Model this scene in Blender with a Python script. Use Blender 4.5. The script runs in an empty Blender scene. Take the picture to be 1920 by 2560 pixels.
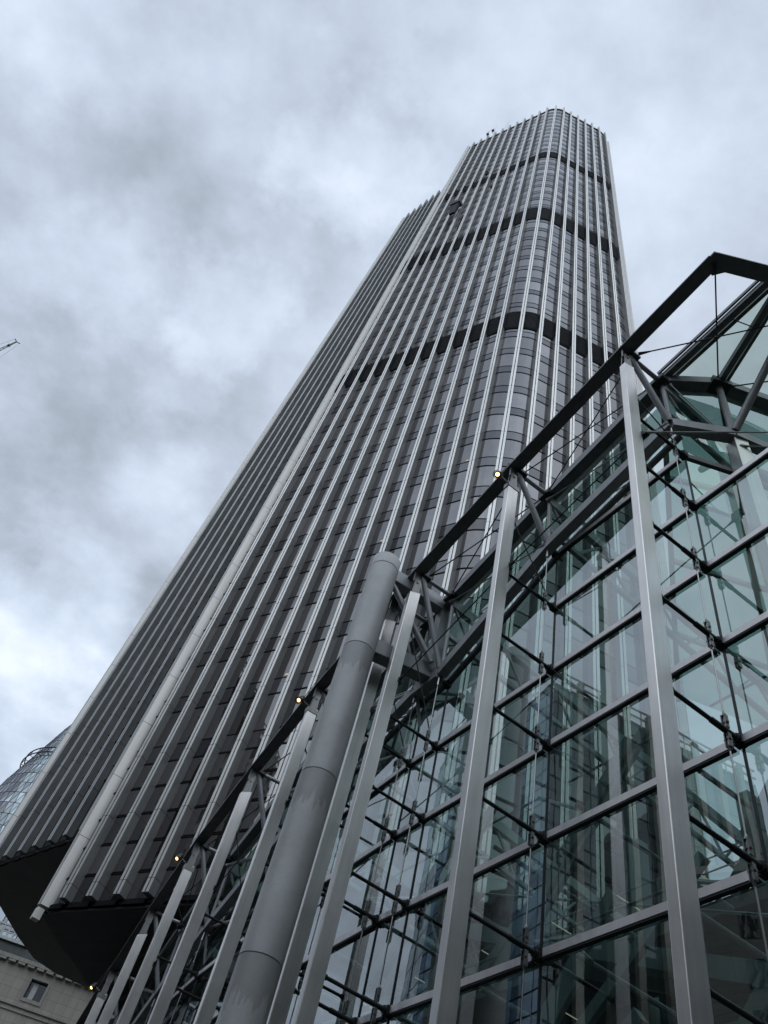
import bpy, math, random
from mathutils import Vector, Matrix
random.seed(7)
R = math.radians
S = bpy.context.scene
COL = S.collection
V = Vector

# ------------------------------------------------------------------ mesh collector
class MB:
    def __init__(s): s.v = []; s.f = []; s.m = []
    def add(s, vs, fs, mi=0):
        o = len(s.v); s.v += [tuple(p) for p in vs]
        s.f += [tuple(i + o for i in f) for f in fs]; s.m += [mi] * len(fs)
    def quad(s, a, b, c, d, mi=0): s.add([a, b, c, d], [(0, 1, 2, 3)], mi)
    def hexa(s, p, mi=0):                       # 4 bottom + 4 top corners
        s.add(p, [(3, 2, 1, 0), (4, 5, 6, 7), (0, 1, 5, 4), (1, 2, 6, 5), (2, 3, 7, 6), (3, 0, 4, 7)], mi)
    def box(s, c, sx, sy, sz, ax=(1, 0, 0), mi=0):   # centre, sizes, horizontal x axis
        c = V(c); x = V(ax).normalized(); z = V((0, 0, 1)); y = z.cross(x)
        p = [c + x * (sx / 2 * i) + y * (sy / 2 * j) + z * (sz / 2 * k) for k in (-1, 1) for i, j in ((-1, -1), (1, -1), (1, 1), (-1, 1))]
        s.hexa(p, mi)
    def beam(s, a, b, w, h, up=(0, 0, 1), mi=0):     # w across, h along up
        a = V(a); b = V(b); d = (b - a).normalized(); x = d.cross(V(up))
        if x.length < 1e-5: x = d.cross(V((1, 0, 0)))
        x.normalize(); y = x.cross(d)
        p = [q + x * (w / 2 * i) + y * (h / 2 * j) for q in (a, b) for i, j in ((-1, -1), (1, -1), (1, 1), (-1, 1))]
        s.hexa(p, mi)
    def tube(s, a, b, r, n=10, r2=None, mi=0, cap=True):
        a = V(a); b = V(b); r2 = r if r2 is None else r2
        d = (b - a).normalized(); x = d.cross(V((0, 0, 1)))
        if x.length < 1e-4: x = V((1, 0, 0))
        x.normalize(); y = d.cross(x)
        vs = []
        for q, rr in ((a, r), (b, r2)):
            for k in range(n):
                t = 2 * math.pi * k / n; vs.append(q + x * (rr * math.cos(t)) + y * (rr * math.sin(t)))
        fs = [(k, (k + 1) % n, n + (k + 1) % n, n + k) for k in range(n)]
        if cap: fs += [tuple(range(n - 1, -1, -1)), tuple(range(n, 2 * n))]
        s.add(vs, fs, mi)
    def path(s, pts, r, n=6, mi=0):
        for a, b in zip(pts, pts[1:]): s.tube(a, b, r, n, mi=mi)
    def prism(s, poly, z0, z1, mi=0, cap=True):
        n = len(poly)
        vs = [(p[0], p[1], z0) for p in poly] + [(p[0], p[1], z1) for p in poly]
        fs = [(k, (k + 1) % n, n + (k + 1) % n, n + k) for k in range(n)]
        if cap: fs += [tuple(range(n - 1, -1, -1)), tuple(range(n, 2 * n))]
        s.add(vs, fs, mi)
    def lathe(s, prof, c, n=32, mi=0):
        vs = []; fs = []
        for r, z in prof:
            for k in range(n):
                t = 2 * math.pi * k / n; vs.append((c[0] + r * math.cos(t), c[1] + r * math.sin(t), z))
        for i in range(len(prof) - 1):
            for k in range(n):
                fs.append((i * n + k, i * n + (k + 1) % n, (i + 1) * n + (k + 1) % n, (i + 1) * n + k))
        s.add(vs, fs, mi)
    def build(s, name, mats, parent=None, smooth=False, loc=None):
        me = bpy.data.meshes.new(name); vs = s.v
        if loc is not None: vs = [(a - loc[0], b - loc[1], c - loc[2]) for a, b, c in vs]
        me.from_pydata(vs, [], s.f)
        for m in (mats if isinstance(mats, (list, tuple)) else [mats]): me.materials.append(m)
        if any(s.m): me.polygons.foreach_set('material_index', s.m)
        if smooth:
            me.polygons.foreach_set('use_smooth', [True] * len(s.f))
            try: me.set_sharp_from_angle(angle=R(40))
            except Exception: pass
        me.update()
        o = bpy.data.objects.new(name, me); COL.objects.link(o)
        if loc is not None: o.location = loc
        if parent: o.parent = parent
        return o

def tag(o, label=None, cat=None, group=None, kind=None):
    if label: o['label'] = label
    if cat: o['category'] = cat
    if group: o['group'] = group
    if kind: o['kind'] = kind
    return o
def thing(name, label, cat, group=None):
    o = bpy.data.objects.new(name, None); COL.objects.link(o); o.empty_display_size = .1
    return tag(o, label, cat, group)

# ------------------------------------------------------------------ materials
class NT:
    def __init__(s, m): s.t = m.node_tree; s.t.nodes.clear()
    def n(s, typ, **kw):
        o = s.t.nodes.new('ShaderNode' + typ)
        for k, v in kw.items(): setattr(o, k, v)
        return o
    def l(s, a, b): s.t.links.new(a, b)
    def math(s, op, a, b=None, c=None, clamp=False):
        o = s.n('Math', operation=op, use_clamp=clamp)
        for i, q in enumerate((a, b, c)):
            if q is None: continue
            if isinstance(q, (int, float)): o.inputs[i].default_value = q
            else: s.l(q, o.inputs[i])
        return o.outputs[0]
    def mix(s, f, a, b, blend='MIX'):
        o = s.n('Mix', data_type='RGBA', blend_type=blend)
        for q, i in ((f, o.inputs[0]), (a, o.inputs[6]), (b, o.inputs[7])):
            if isinstance(q, (int, float)): i.default_value = q
            elif isinstance(q, (tuple, list)): i.default_value = (*q[:3], 1)
            else: s.l(q, i)
        return o.outputs[2]
    def ramp(s, f, stops):
        o = s.n('ValToRGB'); e = o.color_ramp.elements
        while len(e) < len(stops): e.new(.5)
        for el, (p, c) in zip(e, stops): el.position = p; el.color = (*(c if isinstance(c, tuple) else (c, c, c)), 1)
        s.l(f, o.inputs[0]); return o.outputs[0]
    def noise(s, vec, scale, detail=4, rough=.55, dim='3D'):
        o = s.n('TexNoise'); o.inputs['Scale'].default_value = scale
        o.inputs['Detail'].default_value = detail; o.inputs['Roughness'].default_value = rough
        if vec is not None: s.l(vec, o.inputs['Vector'])
        return o.outputs[0]
    def vscale(s, vec, sc):
        o = s.n('Vector' + 'Math', operation='MULTIPLY'); s.l(vec, o.inputs[0]); o.inputs[1].default_value = sc
        return o.outputs[0]
def schlick(t, ior, normal=None):
    """mirror strength by viewing angle, the same from both sides of a pane"""
    f0 = ((ior - 1) / (ior + 1)) ** 2
    g = t.n('NewGeometry'); dp = t.n('VectorMath', operation='DOT_PRODUCT')
    t.l(g.outputs['Incoming'], dp.inputs[0]); t.l(normal or g.outputs['Normal'], dp.inputs[1])
    k = t.math('POWER', t.math('SUBTRACT', 1, t.math('ABSOLUTE', dp.outputs['Value']), clamp=True), 5)
    return t.math('ADD', f0, t.math('MULTIPLY', k, 1 - f0))
def newmat(name):
    m = bpy.data.materials.new(name); m.use_nodes = True
    return m, NT(m)
def coords(t):
    return t.n('TexCoord').outputs['Object']
def sepz(t, vec):
    o = t.n('SeparateXYZ'); t.l(vec, o.inputs[0]); return o.outputs

def metal(name, col, rough, metallic=1.0, var=.25, streak=True, joint=None, jphase=0., spec=.5, nscale=1.0, bands=(), rvar=.25):
    """painted or bare metal: rain streaks down the height, cloudy roughness, optional dark panel joints"""
    m, t = newmat(name); p = t.n('BsdfPrincipled'); out = t.n('OutputMaterial'); t.l(p.outputs[0], out.inputs[0])
    g = t.n('NewGeometry').outputs['Position']
    st = t.noise(t.vscale(g, (6 * nscale, 6 * nscale, .25 * nscale)), 1.0, 4, .6) if streak else t.noise(g, 3 * nscale, 4)
    cl = t.noise(g, .9 * nscale, 5, .6)
    f = t.math('MULTIPLY', t.math('ADD', st, cl), .5)
    dark = tuple(c * (1 - var) for c in col); lite = tuple(min(1, c * (1 + var * .6)) for c in col)
    c = t.ramp(f, [(.35, dark), (.65, lite)])
    if joint:
        z = sepz(t, g)[2]
        w = t.math('FRACT', t.math('DIVIDE', t.math('ADD', z, jphase), joint))
        e = t.math('LESS_THAN', w, .035 / joint)
        c = t.mix(t.math('MULTIPLY', e, .75), c, (.02, .02, .02))
    for b0, b1 in bands:                     # dark cladding of the plant storeys
        z = sepz(t, g)[2]; e = t.math('MULTIPLY', t.math('GREATER_THAN', z, b0), t.math('LESS_THAN', z, b1)); c = t.mix(e, c, (.03, .031, .034))
    t.l(c, p.inputs['Base Color'])
    p.inputs['Metallic'].default_value = metallic
    p.inputs['Specular IOR Level'].default_value = spec
    rr = t.math('ADD', t.math('MULTIPLY', cl, rvar), rough - rvar / 2)
    t.l(rr, p.inputs['Roughness'])
    return m

FIN = metal('fin_steel', (.68, .665, .625), .44, .5, .12, joint=3.42, jphase=0.4)
LOUVRES = [(66.15, 69.9), (99.8, 104.8), (134.2, 137.8)]
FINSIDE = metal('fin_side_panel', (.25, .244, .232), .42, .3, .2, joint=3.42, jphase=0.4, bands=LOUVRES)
FIN2 = metal('fin_steel_left_leaf', (.46, .465, .45), .42, .6, .15, joint=3.42, jphase=1.4)  # darker tone of the fin steel, used on the left leaf
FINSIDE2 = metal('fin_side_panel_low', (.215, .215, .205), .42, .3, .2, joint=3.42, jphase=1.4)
GROOVE = metal('fin_groove', (.012, .012, .012), .6, 0, .2)
PIER = metal('pier_cladding', (.49, .47, .43), .42, .5, .12, joint=3.42, jphase=1.2)
BAR = metal('window_bar', (.010, .010, .011), .8, 0, .2, spec=.15)
BACK = metal('wall_backing', (.03, .03, .031), .5, 0, .25)
LOUV = metal('louvre_blade', (.022, .022, .024), .75, .0, .2, spec=.2)
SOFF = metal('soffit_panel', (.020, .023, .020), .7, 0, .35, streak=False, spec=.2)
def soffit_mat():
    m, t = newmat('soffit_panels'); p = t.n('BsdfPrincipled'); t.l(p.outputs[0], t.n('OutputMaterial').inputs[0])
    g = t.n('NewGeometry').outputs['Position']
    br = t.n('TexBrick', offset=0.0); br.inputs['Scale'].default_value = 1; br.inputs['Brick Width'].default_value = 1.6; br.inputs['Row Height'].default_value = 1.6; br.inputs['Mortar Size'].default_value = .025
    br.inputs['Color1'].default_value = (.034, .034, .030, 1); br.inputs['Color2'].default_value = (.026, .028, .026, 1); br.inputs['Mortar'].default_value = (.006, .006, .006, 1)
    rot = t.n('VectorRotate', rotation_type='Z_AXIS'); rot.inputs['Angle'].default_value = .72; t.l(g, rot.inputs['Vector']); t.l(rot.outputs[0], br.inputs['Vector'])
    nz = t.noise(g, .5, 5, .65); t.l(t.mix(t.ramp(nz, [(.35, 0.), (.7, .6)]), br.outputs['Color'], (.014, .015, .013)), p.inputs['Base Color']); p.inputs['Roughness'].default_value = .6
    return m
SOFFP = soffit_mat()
STEEL = metal('stainless_post', (.70, .675, .645), .34, .72, .14, nscale=1.5, rvar=.10)
DARKST = metal('dark_steel_beam', (.15, .156, .156), .5, .2, .3)
GREYST = metal('grey_steel_tube', (.34, .35, .35), .45, .2, .22)
GUTTER = metal('roof_edge_metal', (.15, .158, .158), .42, .5, .25)
TRANS = metal('transom_metal', (.68, .65, .64), .42, .6, .12)
BLACKR = metal('black_rod', (.03, .032, .031), .45, .3, .2)
RODST = metal('rod_steel', (.33, .33, .32), .33, 1.0, .15)
FITT = metal('fitting_steel', (.22, .22, .21), .4, .9, .25)
RUBBER = metal('glass_joint', (.008, .01, .01), .5, 0, .2)
INNER = metal('interior_beam', (.46, .51, .49), .5, .1, .2)
INSLAB = metal('interior_slab', (.16, .185, .175), .6, 0, .3, streak=False)

def column_mat():
    m, t = newmat('column_paint'); p = t.n('BsdfPrincipled'); out = t.n('OutputMaterial'); t.l(p.outputs[0], out.inputs[0])
    g = t.n('NewGeometry').outputs['Position']; z = sepz(t, g)[2]
    big = t.noise(g, 1.3, 5, .6); fine = t.noise(g, 45, 3)
    c = t.ramp(t.math('ADD', t.math('MULTIPLY', big, .62), t.math('MULTIPLY', fine, .38)), [(.33, (.37, .374, .362)), (.67, (.52, .525, .51))])
    drip = t.noise(t.vscale(g, (9, 9, .55)), 1, 5, .65)
    for zs in (15.36, 11.5, 7.6):                       # rain stains hanging under each seam
        dz = t.math('SUBTRACT', zs, z)
        inz = t.math('MULTIPLY', t.math('GREATER_THAN', dz, 0), t.math('LESS_THAN', t.math('MULTIPLY', dz, .55), t.math('SUBTRACT', drip, .08)))
        c = t.mix(t.math('MULTIPLY', inz, .5), c, (.21, .215, .212))
    t.l(c, p.inputs['Base Color']); p.inputs['Roughness'].default_value = .5; p.inputs['Metallic'].default_value = .1
    b = t.n('Bump'); b.inputs['Strength'].default_value = .08; b.inputs['Distance'].default_value = .01
    t.l(fine, b.inputs['Height']); t.l(b.outputs[0], p.inputs['Normal'])
    return m
COLUMN = column_mat()

def window_mat(name, base, ior, tint=(1, 1, 1), wav=.02, rough=.02, wscale=.5):
    """coated office glass: dark body seen by a mirror coat whose strength follows the angle; every pane differs a little"""
    m, t = newmat(name); out = t.n('OutputMaterial')
    geo = t.n('NewGeometry'); oi = t.n('ObjectInfo')
    rnd = t.math('FRACT', t.math('ADD', geo.outputs['Random Per Island'], oi.outputs['Random']))
    d = t.n('BsdfDiffuse'); gl = t.n('BsdfGlossy'); gl.inputs['Roughness'].default_value = rough
    b0 = tuple(c * .4 for c in base); b1 = tuple(c * 2.6 for c in base)
    t.l(t.mix(t.math('POWER', rnd, 2.2), b0, b1), d.inputs['Color'])
    g0 = tuple(c * .66 for c in tint)
    t.l(t.mix(t.math('FRACT', t.math('MULTIPLY', rnd, 7.31)), g0, tint), gl.inputs['Color'])
    nz = t.noise(geo.outputs['Position'], wscale, 2, .4)
    b = t.n('Bump'); b.inputs['Strength'].default_value = wav; b.inputs['Distance'].default_value = 1.0
    t.l(nz, b.inputs['Height']); t.l(b.outputs[0], gl.inputs['Normal'])
    mx = t.n('MixShader'); t.l(schlick(t, ior), mx.inputs[0]); t.l(d.outputs[0], mx.inputs[1]); t.l(gl.outputs[0], mx.inputs[2])
    t.l(mx.outputs[0], out.inputs[0]); return m
WIN = window_mat('office_glass', (.022, .020, .020), 2.4, (.95, .94, .955), .02)
SPAN = window_mat('spandrel_glass', (.026, .025, .026), 2.0, (.86, .87, .90), .012)

def clear_glass(name, tint, ior, refl=(.92, .97, .97), wav=.002):
    m, t = newmat(name); out = t.n('OutputMaterial')
    tr = t.n('BsdfTransparent'); tr.inputs['Color'].default_value = (*tint, 1)
    gl = t.n('BsdfGlossy'); gl.inputs['Roughness'].default_value = 0.0; gl.inputs['Color'].default_value = (*refl, 1)
    if wav:
        nz = t.noise(t.n('NewGeometry').outputs['Position'], .7, 2, .4)
        b = t.n('Bump'); b.inputs['Strength'].default_value = wav; b.inputs['Distance'].default_value = 1.0
        t.l(nz, b.inputs['Height']); t.l(b.outputs[0], gl.inputs['Normal'])
    mx = t.n('MixShader'); t.l(schlick(t, ior), mx.inputs[0]); t.l(tr.outputs[0], mx.inputs[1]); t.l(gl.outputs[0], mx.inputs[2])
    t.l(mx.outputs[0], out.inputs[0]); return m
GLASS = clear_glass('hall_glass', (.41, .53, .51), 3.1)
ROOFC = clear_glass('roof_glass_clear', (.72, .80, .77), 1.5, wav=0)
CANOPY = clear_glass('canopy_glass', (.60, .68, .62), 1.45, wav=0)
ROOFG = clear_glass('roof_glass', (.42, .53, .485), 1.5, wav=0)

def emit(name, col, st):
    m, t = newmat(name); e = t.n('Emission'); e.inputs[0].default_value = (*col, 1); e.inputs[1].default_value = st
    t.l(e.outputs[0], t.n('OutputMaterial').inputs[0]); return m
LAMP = emit('lamp_lens', (1, .66, .28), 2.6)
CEIL = emit('ceiling_lamp', (1, .88, .68), .38)

def grid_glass(name, cell, base, ior, tint, line=.05, axis='X', linecol=(.02, .02, .022), floor_bands=False):
    """glass curtain wall of a whole far facade: mullion grid by world position, panes of uneven tint"""
    m, t = newmat(name); out = t.n('OutputMaterial'); g = t.n('NewGeometry')
    x, y, z = sepz(t, g.outputs['Position'])
    nx, ny, nzz = sepz(t, g.outputs['True Normal'])
    # coordinate along the wall = cross of normal and up
    u = t.math('SUBTRACT', t.math('MULTIPLY', x, ny), t.math('MULTIPLY', y, nx))
    fu = t.math('DIVIDE', u, cell[0]); fv = t.math('DIVIDE', z, cell[1])
    lu = t.math('LESS_THAN', t.math('FRACT', fu), line / cell[0]); lv = t.math('LESS_THAN', t.math('FRACT', fv), line * 1.6 / cell[1])
    ln = t.math('MAXIMUM', lu, lv)
    cv = t.n('CombineXYZ'); t.l(t.math('FLOOR', fu), cv.inputs[0]); t.l(t.math('FLOOR', fv), cv.inputs[1])
    wn = t.n('TexWhiteNoise'); t.l(cv.outputs[0], wn.inputs['Vector']); rnd = wn.outputs['Value']
    d = t.n('BsdfDiffuse'); gl = t.n('BsdfGlossy'); gl.inputs['Roughness'].default_value = .03
    c = t.mix(rnd, tuple(q * .5 for q in base), tuple(q * 1.5 for q in base))
    t.l(t.mix(ln, c, linecol), d.inputs['Color'])
    t.l(t.mix(rnd, tuple(q * .7 for q in tint), tint), gl.inputs['Color'])
    fac = t.math('MULTIPLY', schlick(t, ior), t.math('SUBTRACT', 1, ln))
    mx = t.n('MixShader'); t.l(fac, mx.inputs[0]); t.l(d.outputs[0], mx.inputs[1]); t.l(gl.outputs[0], mx.inputs[2])
    t.l(mx.outputs[0], out.inputs[0]); return m
BLUEG = grid_glass('blue_curtain_glass', (1.6, 1.9), (.15, .22, .32), 2.6, (.75, .9, 1.0), .12)
PALEG = grid_glass('pale_curtain_glass', (2.2, 3.6), (.22, .26, .28), 2.8, (.9, .97, 1.0), .10)
DARKG = grid_glass('dark_curtain_glass', (1.5, 3.5), (.025, .03, .032), 1.8, (.8, .9, .9), .16)
CLEARW = window_mat('plain_window_glass', (.012, .014, .016), 1.45, (.9, .93, .97), .0)
GHERK = window_mat('round_tower_glass', (.20, .25, .265), 2.8, (.9, .98, 1.0), .0)
GHERKD = window_mat('round_tower_dark_glass', (.16, .165, .185), 2.4, (.86, .86, .93), .0)
GRIDL = metal('diagrid_line', (.03, .04, .05), .5, .1, .1)

def stone_mat(name, c0, c1, w=.95, h=.9, mort=.012):
    m, t = newmat(name); p = t.n('BsdfPrincipled'); out = t.n('OutputMaterial'); t.l(p.outputs[0], out.inputs[0])
    g = t.n('NewGeometry'); x, y, z = sepz(t, g.outputs['Position']); nx, ny, nz = sepz(t, g.outputs['True Normal'])
    u = t.math('SUBTRACT', t.math('MULTIPLY', x, ny), t.math('MULTIPLY', y, nx))
    cv = t.n('CombineXYZ'); t.l(u, cv.inputs[0]); t.l(z, cv.inputs[1])
    br = t.n('TexBrick', offset=0.0); br.inputs['Scale'].default_value = 1
    br.inputs['Brick Width'].default_value = w; br.inputs['Row Height'].default_value = h
    br.inputs['Mortar Size'].default_value = mort; br.inputs['Color1'].default_value = (*c0, 1); br.inputs['Color2'].default_value = (*c1, 1)
    br.inputs['Mortar'].default_value = (*(q * .3 for q in c0), 1)
    t.l(cv.outputs[0], br.inputs['Vector'])
    nzv = t.noise(t.vscale(g.outputs['Position'], (1.5, 1.5, .3)), 1, 5, .6)
    c = t.mix(t.ramp(nzv, [(.35, .0), (.7, .45)]), br.outputs['Color'], tuple(q * .5 for q in c0))
    t.l(c, p.inputs['Base Color']); p.inputs['Roughness'].default_value = .85
    return m
STONE = stone_mat('stone_tiles', (.45, .41, .345), (.40, .365, .31))
STONE2 = stone_mat('portland_stone', (.21, .20, .185), (.18, .172, .16), 1.6, .6)
INWALL = stone_mat('interior_lining', (.12, .15, .14), (.10, .125, .118), 2.1, 1.3)
TRIM = metal('stone_trim', (.36, .34, .29), .85, 0, .25)
WHITE = metal('white_paint', (.55, .56, .54), .6, 0, .12)
LEAD = metal('lead_roof', (.035, .042, .036), .7, 0, .4, streak=False)
PAVE = stone_mat('paving', (.16, .155, .15), (.13, .13, .125), .6, .6)
def asphalt():
    m, t = newmat('asphalt'); p = t.n('BsdfPrincipled'); t.l(p.outputs[0], t.n('OutputMaterial').inputs[0])
    g = t.n('NewGeometry').outputs['Position']
    t.l(t.ramp(t.noise(g, 1.2, 6, .7), [(.3, .035), (.7, .065)]), p.inputs['Base Color']); p.inputs['Roughness'].default_value = .8
    return m
ASPH = asphalt()

# ------------------------------------------------------------------ camera (2.66 frame, looking steeply up)
cam = bpy.data.cameras.new('camera'); co = bpy.data.objects.new('camera', cam); COL.objects.link(co)
FPX = 1955.0
def cray(px, py): return V((px - 960, -(py - 1280), -FPX))
up = cray(1455, -140).normalized(); fw = V((0, 0, -1)); fh = (fw - up * fw.dot(up)).normalized(); rt = fh.cross(up)
MW = Matrix((rt, fh, up))
co.matrix_world = Matrix.Translation((0, 0, 1.6)) @ MW.to_4x4()
cam.sensor_fit = 'HORIZONTAL'; cam.sensor_width = 36; cam.lens = 36 * FPX / 1920
cam.clip_start = .1; cam.clip_end = 6000
S.camera = co
CAM = V((0, 0, 1.6))
def project(P):
    d = MW.transposed() @ (V(P) - CAM)
    if d.z >= 0: return None
    return 960 - d.x * FPX / d.z, 1280 + d.y * FPX / d.z

# ------------------------------------------------------------------ ground
g = MB(); g.quad((-1500, -1500, -.15), (1500, -1500, -.15), (1500, 1500, -.15), (-1500, 1500, -.15))
tag(g.build('ground', ASPH), kind='structure')
g = MB(); g.prism([(-14, -25), (24, -25), (24, 60), (-14, 60)], -.15, 0)
tag(g.build('pavement', PAVE), kind='structure')

# ================================================================== OFFICE TOWER
tower = thing('office_tower', 'very tall dark tower with pale vertical fins, rounded corners and three black louvre bands', 'tower')
PITCH = 1.59
def unit(x, y): return V((x, y, 0)).normalized()
dl = unit(.750, -.661); nl = unit(-.661, -.750); dr = unit(.9886, .1507); nr = unit(.1507, -.9886)
fins = [(V((-8.66, 38.12, 0)), unit(-.93, -.37))]
p1 = V((-7.72, 36.95, 0))
for k in range(11): fins.append((p1 + dl * (PITCH * k), nl))
fins.append((V((5.78, 25.60, 0)), unit(-.30, -.954)))
p13 = V((7.50, 25.43, 0))
for k in range(6): fins.append((p13 + dr * (1.60 * k), nr))
fins.append((V((17.02, 27.27, 0)), unit(.50, -.866)))
fins.append((V((18.28, 28.63, 0)), unit(.86, -.51)))
INS = .46; FW = .36
ZB, ZT = 16.1, 180.0
def fin_mesh(p, nrm, z0, z1, w=FW, dep=INS, chamfer=.5):
    """fin: two pale strips with a dark groove between them, dark sides"""
    mb = MB(); tn = V((0, 0, 1)).cross(nrm)      # along the wall
    h = w / 2; gr = .028
    a = [(-h, 0), (-gr, 0), (-gr, -.07), (gr, -.07), (gr, 0), (h, 0), (h, -dep), (-h, -dep)]
    mats = [0, 2, 2, 2, 0, 1, 1, 1]
    P = lambda q, z: p + tn * q[0] + nrm * q[1] + V((0, 0, z))
    n = len(a)
    for i in range(n):
        q, r_ = a[i], a[(i + 1) % n]
        zt0 = z1 + (0 if q[1] > -.2 else chamfer * -1); zt1 = z1 + (0 if r_[1] > -.2 else -chamfer)
        mb.quad(P(q, z0), P(r_, z0), P(r_, zt1), P(q, zt0), mats[i])
    mb.add([P(q, z0) for q in (a[0], a[5], a[6], a[7])], [(0, 1, 2, 3)], 1)
    mb.add([P(a[0], z1), P(a[5], z1), P(a[6], z1 - chamfer), P(a[7], z1 - chamfer)], [(0, 1, 2, 3)], 0)
    return mb
for i, (p, nrm) in enumerate(fins[1:-1]):
    fin_mesh(p, nrm, ZB, ZT).build('mullion_fin', [FIN, FINSIDE, GROOVE], tower)
def pier_mesh(p, nrm, z0, z1, w=.48, dep=.7):
    mb = MB(); tn = V((0, 0, 1)).cross(nrm); pts = []
    for k in range(9):
        t = math.pi * k / 8; pts.append(p + tn * (-w / 2 * math.cos(t)) + nrm * (.10 * math.sin(t)))
    pts += [p + tn * (w / 2) - nrm * dep, p - tn * (w / 2) - nrm * dep]
    mb.prism(pts, z0, z1); return mb
pier_mesh(fins[0][0], fins[0][1], 15.95, ZT).build('corner_pier', PIER, tower, smooth=True)
pier_mesh(fins[-1][0], fins[-1][1], 15.95, ZT - 1).build('corner_pier', PIER, tower, smooth=True)
f = MB(); c = fins[0][0] - fins[0][1] * .1
f.box((c.x, c.y, 15.60), .38, .34, .46, tuple(V((0, 0, 1)).cross(fins[0][1]))); f.build('pier_foot', PIER, tower)

def hermite(a, ta, b, tb, t):
    h = t * t * t; q = t * t
    return a * (2 * h - 3 * q + 1) + ta * (h - 2 * q + t) + b * (-2 * h + 3 * q) + tb * (h - q)
def bay(i, inset, fl, margin=FW / 2):
    """line of the wall between fin i and fin i+1"""
    (a, na), (b, nb) = fl[i], fl[i + 1]
    ta = V((0, 0, 1)).cross(na); tb = V((0, 0, 1)).cross(nb)
    pa = a - na * inset + ta * margin; pb = b - nb * inset - tb * margin
    L = (pb - pa).length
    if na.dot(nb) > .9999: return [pa, pb]
    return [hermite(pa, ta * L, pb, tb * L, k / 6) for k in range(7)]
def strip(mb, line, z0, z1, mi=0):
    n = len(line)
    vs = [(p.x, p.y, z0) for p in line] + [(p.x, p.y, z1) for p in line]
    mb.add(vs, [(k, k + 1, n + k + 1, n + k) for k in range(n - 1)], mi)
def barstrip(mb, line, z, h, dep, mi=0):
    """dark bar standing proud of the glass"""
    n = len(line); ns = []
    for k in range(n):
        a = line[max(0, k - 1)]; b = line[min(n - 1, k + 1)]; d = (b - a).normalized(); ns.append(d.cross(V((0, 0, 1))))
    o = [p + q * dep for p, q in zip(line, ns)]
    for A, za, B, zb in ((o, z, o, z + h), (line, z, o, z), (o, z + h, line, z + h)):
        vs = [(p.x, p.y, za) for p in A] + [(p.x, p.y, zb) for p in B]
        mb.add(vs, [(k, k + 1, n + k + 1, n + k) for k in range(n - 1)], mi)

LOUVRES = [(66.15, 69.9), (99.8, 104.8), (134.2, 137.8)]
spand = []; wins = []
for a, b in ((15.9, 17.33), (17.33, 18.84), (18.84, 20.34), (20.34, 21.85), (21.85, 23.35)): wins.append((a + .06, b))
def clear_iv(a, b):
    """cut an interval by the louvre bands"""
    out = [(a, b)]
    for l0, l1 in LOUVRES:
        nxt = []
        for x, y in out:
            if y <= l0 or x >= l1: nxt.append((x, y)); continue
            if x < l0: nxt.append((x, l0))
            if y > l1: nxt.append((l1, y))
        out = nxt
    return [q for q in out if q[1] - q[0] > .5]
k = 0
while 23.35 + 3.42 * k < 178:
    z = 23.35 + 3.42 * k
    for q in clear_iv(z, z + 1.05): spand.append(q)
    for q in clear_iv(z + 1.05, min(z + 3.42, 178.6)): wins.append(q)
    k += 1
wall = MB(); sp = MB(); rest = MB(); cand = []
nb = len(fins) - 1
for i in range(nb):
    L = bay(i, INS + .05, fins, .0); Lw = bay(i, INS, fins); Lb = bay(i, INS - .002, fins)
    strip(wall, L, 15.9, 178.9, 0)
    for z0, z1 in spand:
        strip(sp, Lw, z0 + .04, z1)
        barstrip(wall, Lb, z0 - .04, .08, .028, 1); barstrip(wall, Lb, z1, .05, .02, 1)
    for z in (17.33, 18.84, 20.34, 21.85): barstrip(wall, Lb, z - .04, .08, .03, 1)
    barstrip(wall, Lb, 15.84, .22, .10, 1)
    for z0, z1 in wins: cand.append((i, Lw, z0 + .05, z1 - .03))
    barstrip(wall, Lb, 178.3, .6, .12, 2)
# the hundred panes that show largest become parts of their own, the rest one mass
def area(line, z0, z1):
    q = [project((line[0].x, line[0].y, z0)), project((line[-1].x, line[-1].y, z0)), project((line[-1].x, line[-1].y, z1)), project((line[0].x, line[0].y, z1))]
    if any(p is None or not (0 < p[0] < 1920 and 0 < p[1] < 2560) for p in q): return 0
    cx = sum(p[0] for p in q) / 4; cy = sum(p[1] for p in q) / 4
    if cy > 2480 - 1.32 * (cx - 234) and cx < 700: return 0
    if cx >= 700 and cy > 1860 - 1.12 * (cx - 700): return 0
    s = 0
    for a, b in zip(q, q[1:] + q[:1]): s += a[0] * b[1] - a[1] * b[0]
    return abs(s) / 2
cand.sort(key=lambda c: -area(*c[1:]))
for n_, (i, L, z0, z1) in enumerate(cand):
    if n_ < 100:
        m = MB(); strip(m, L, z0, z1); m.build('window', WIN, tower)
    else: strip(rest, L, z0, z1)
tag(rest.build('window', WIN, tower), kind='stuff')
# soft warm ceiling lamps seen in a few offices
rnd = random.Random(4); lamps = MB()
for n_ in rnd.sample(range(8, 100), 16):
    i, L, z0, z1 = cand[n_]
    if z1 - z0 < 2: continue
    a, b = L[0], L[-1]; d = (b - a); nn = d.normalized().cross(V((0, 0, 1)))
    u = rnd.uniform(.45, .8); p = a + d * u + nn * .006
    q = p + d * .16
    lamps.quad((p.x, p.y, z0 + .10), (q.x, q.y, z0 + .10), (q.x, q.y, z0 + .24), (p.x, p.y, z0 + .22))
lamps.build('ceiling_lamp', CEIL, tower)
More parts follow.
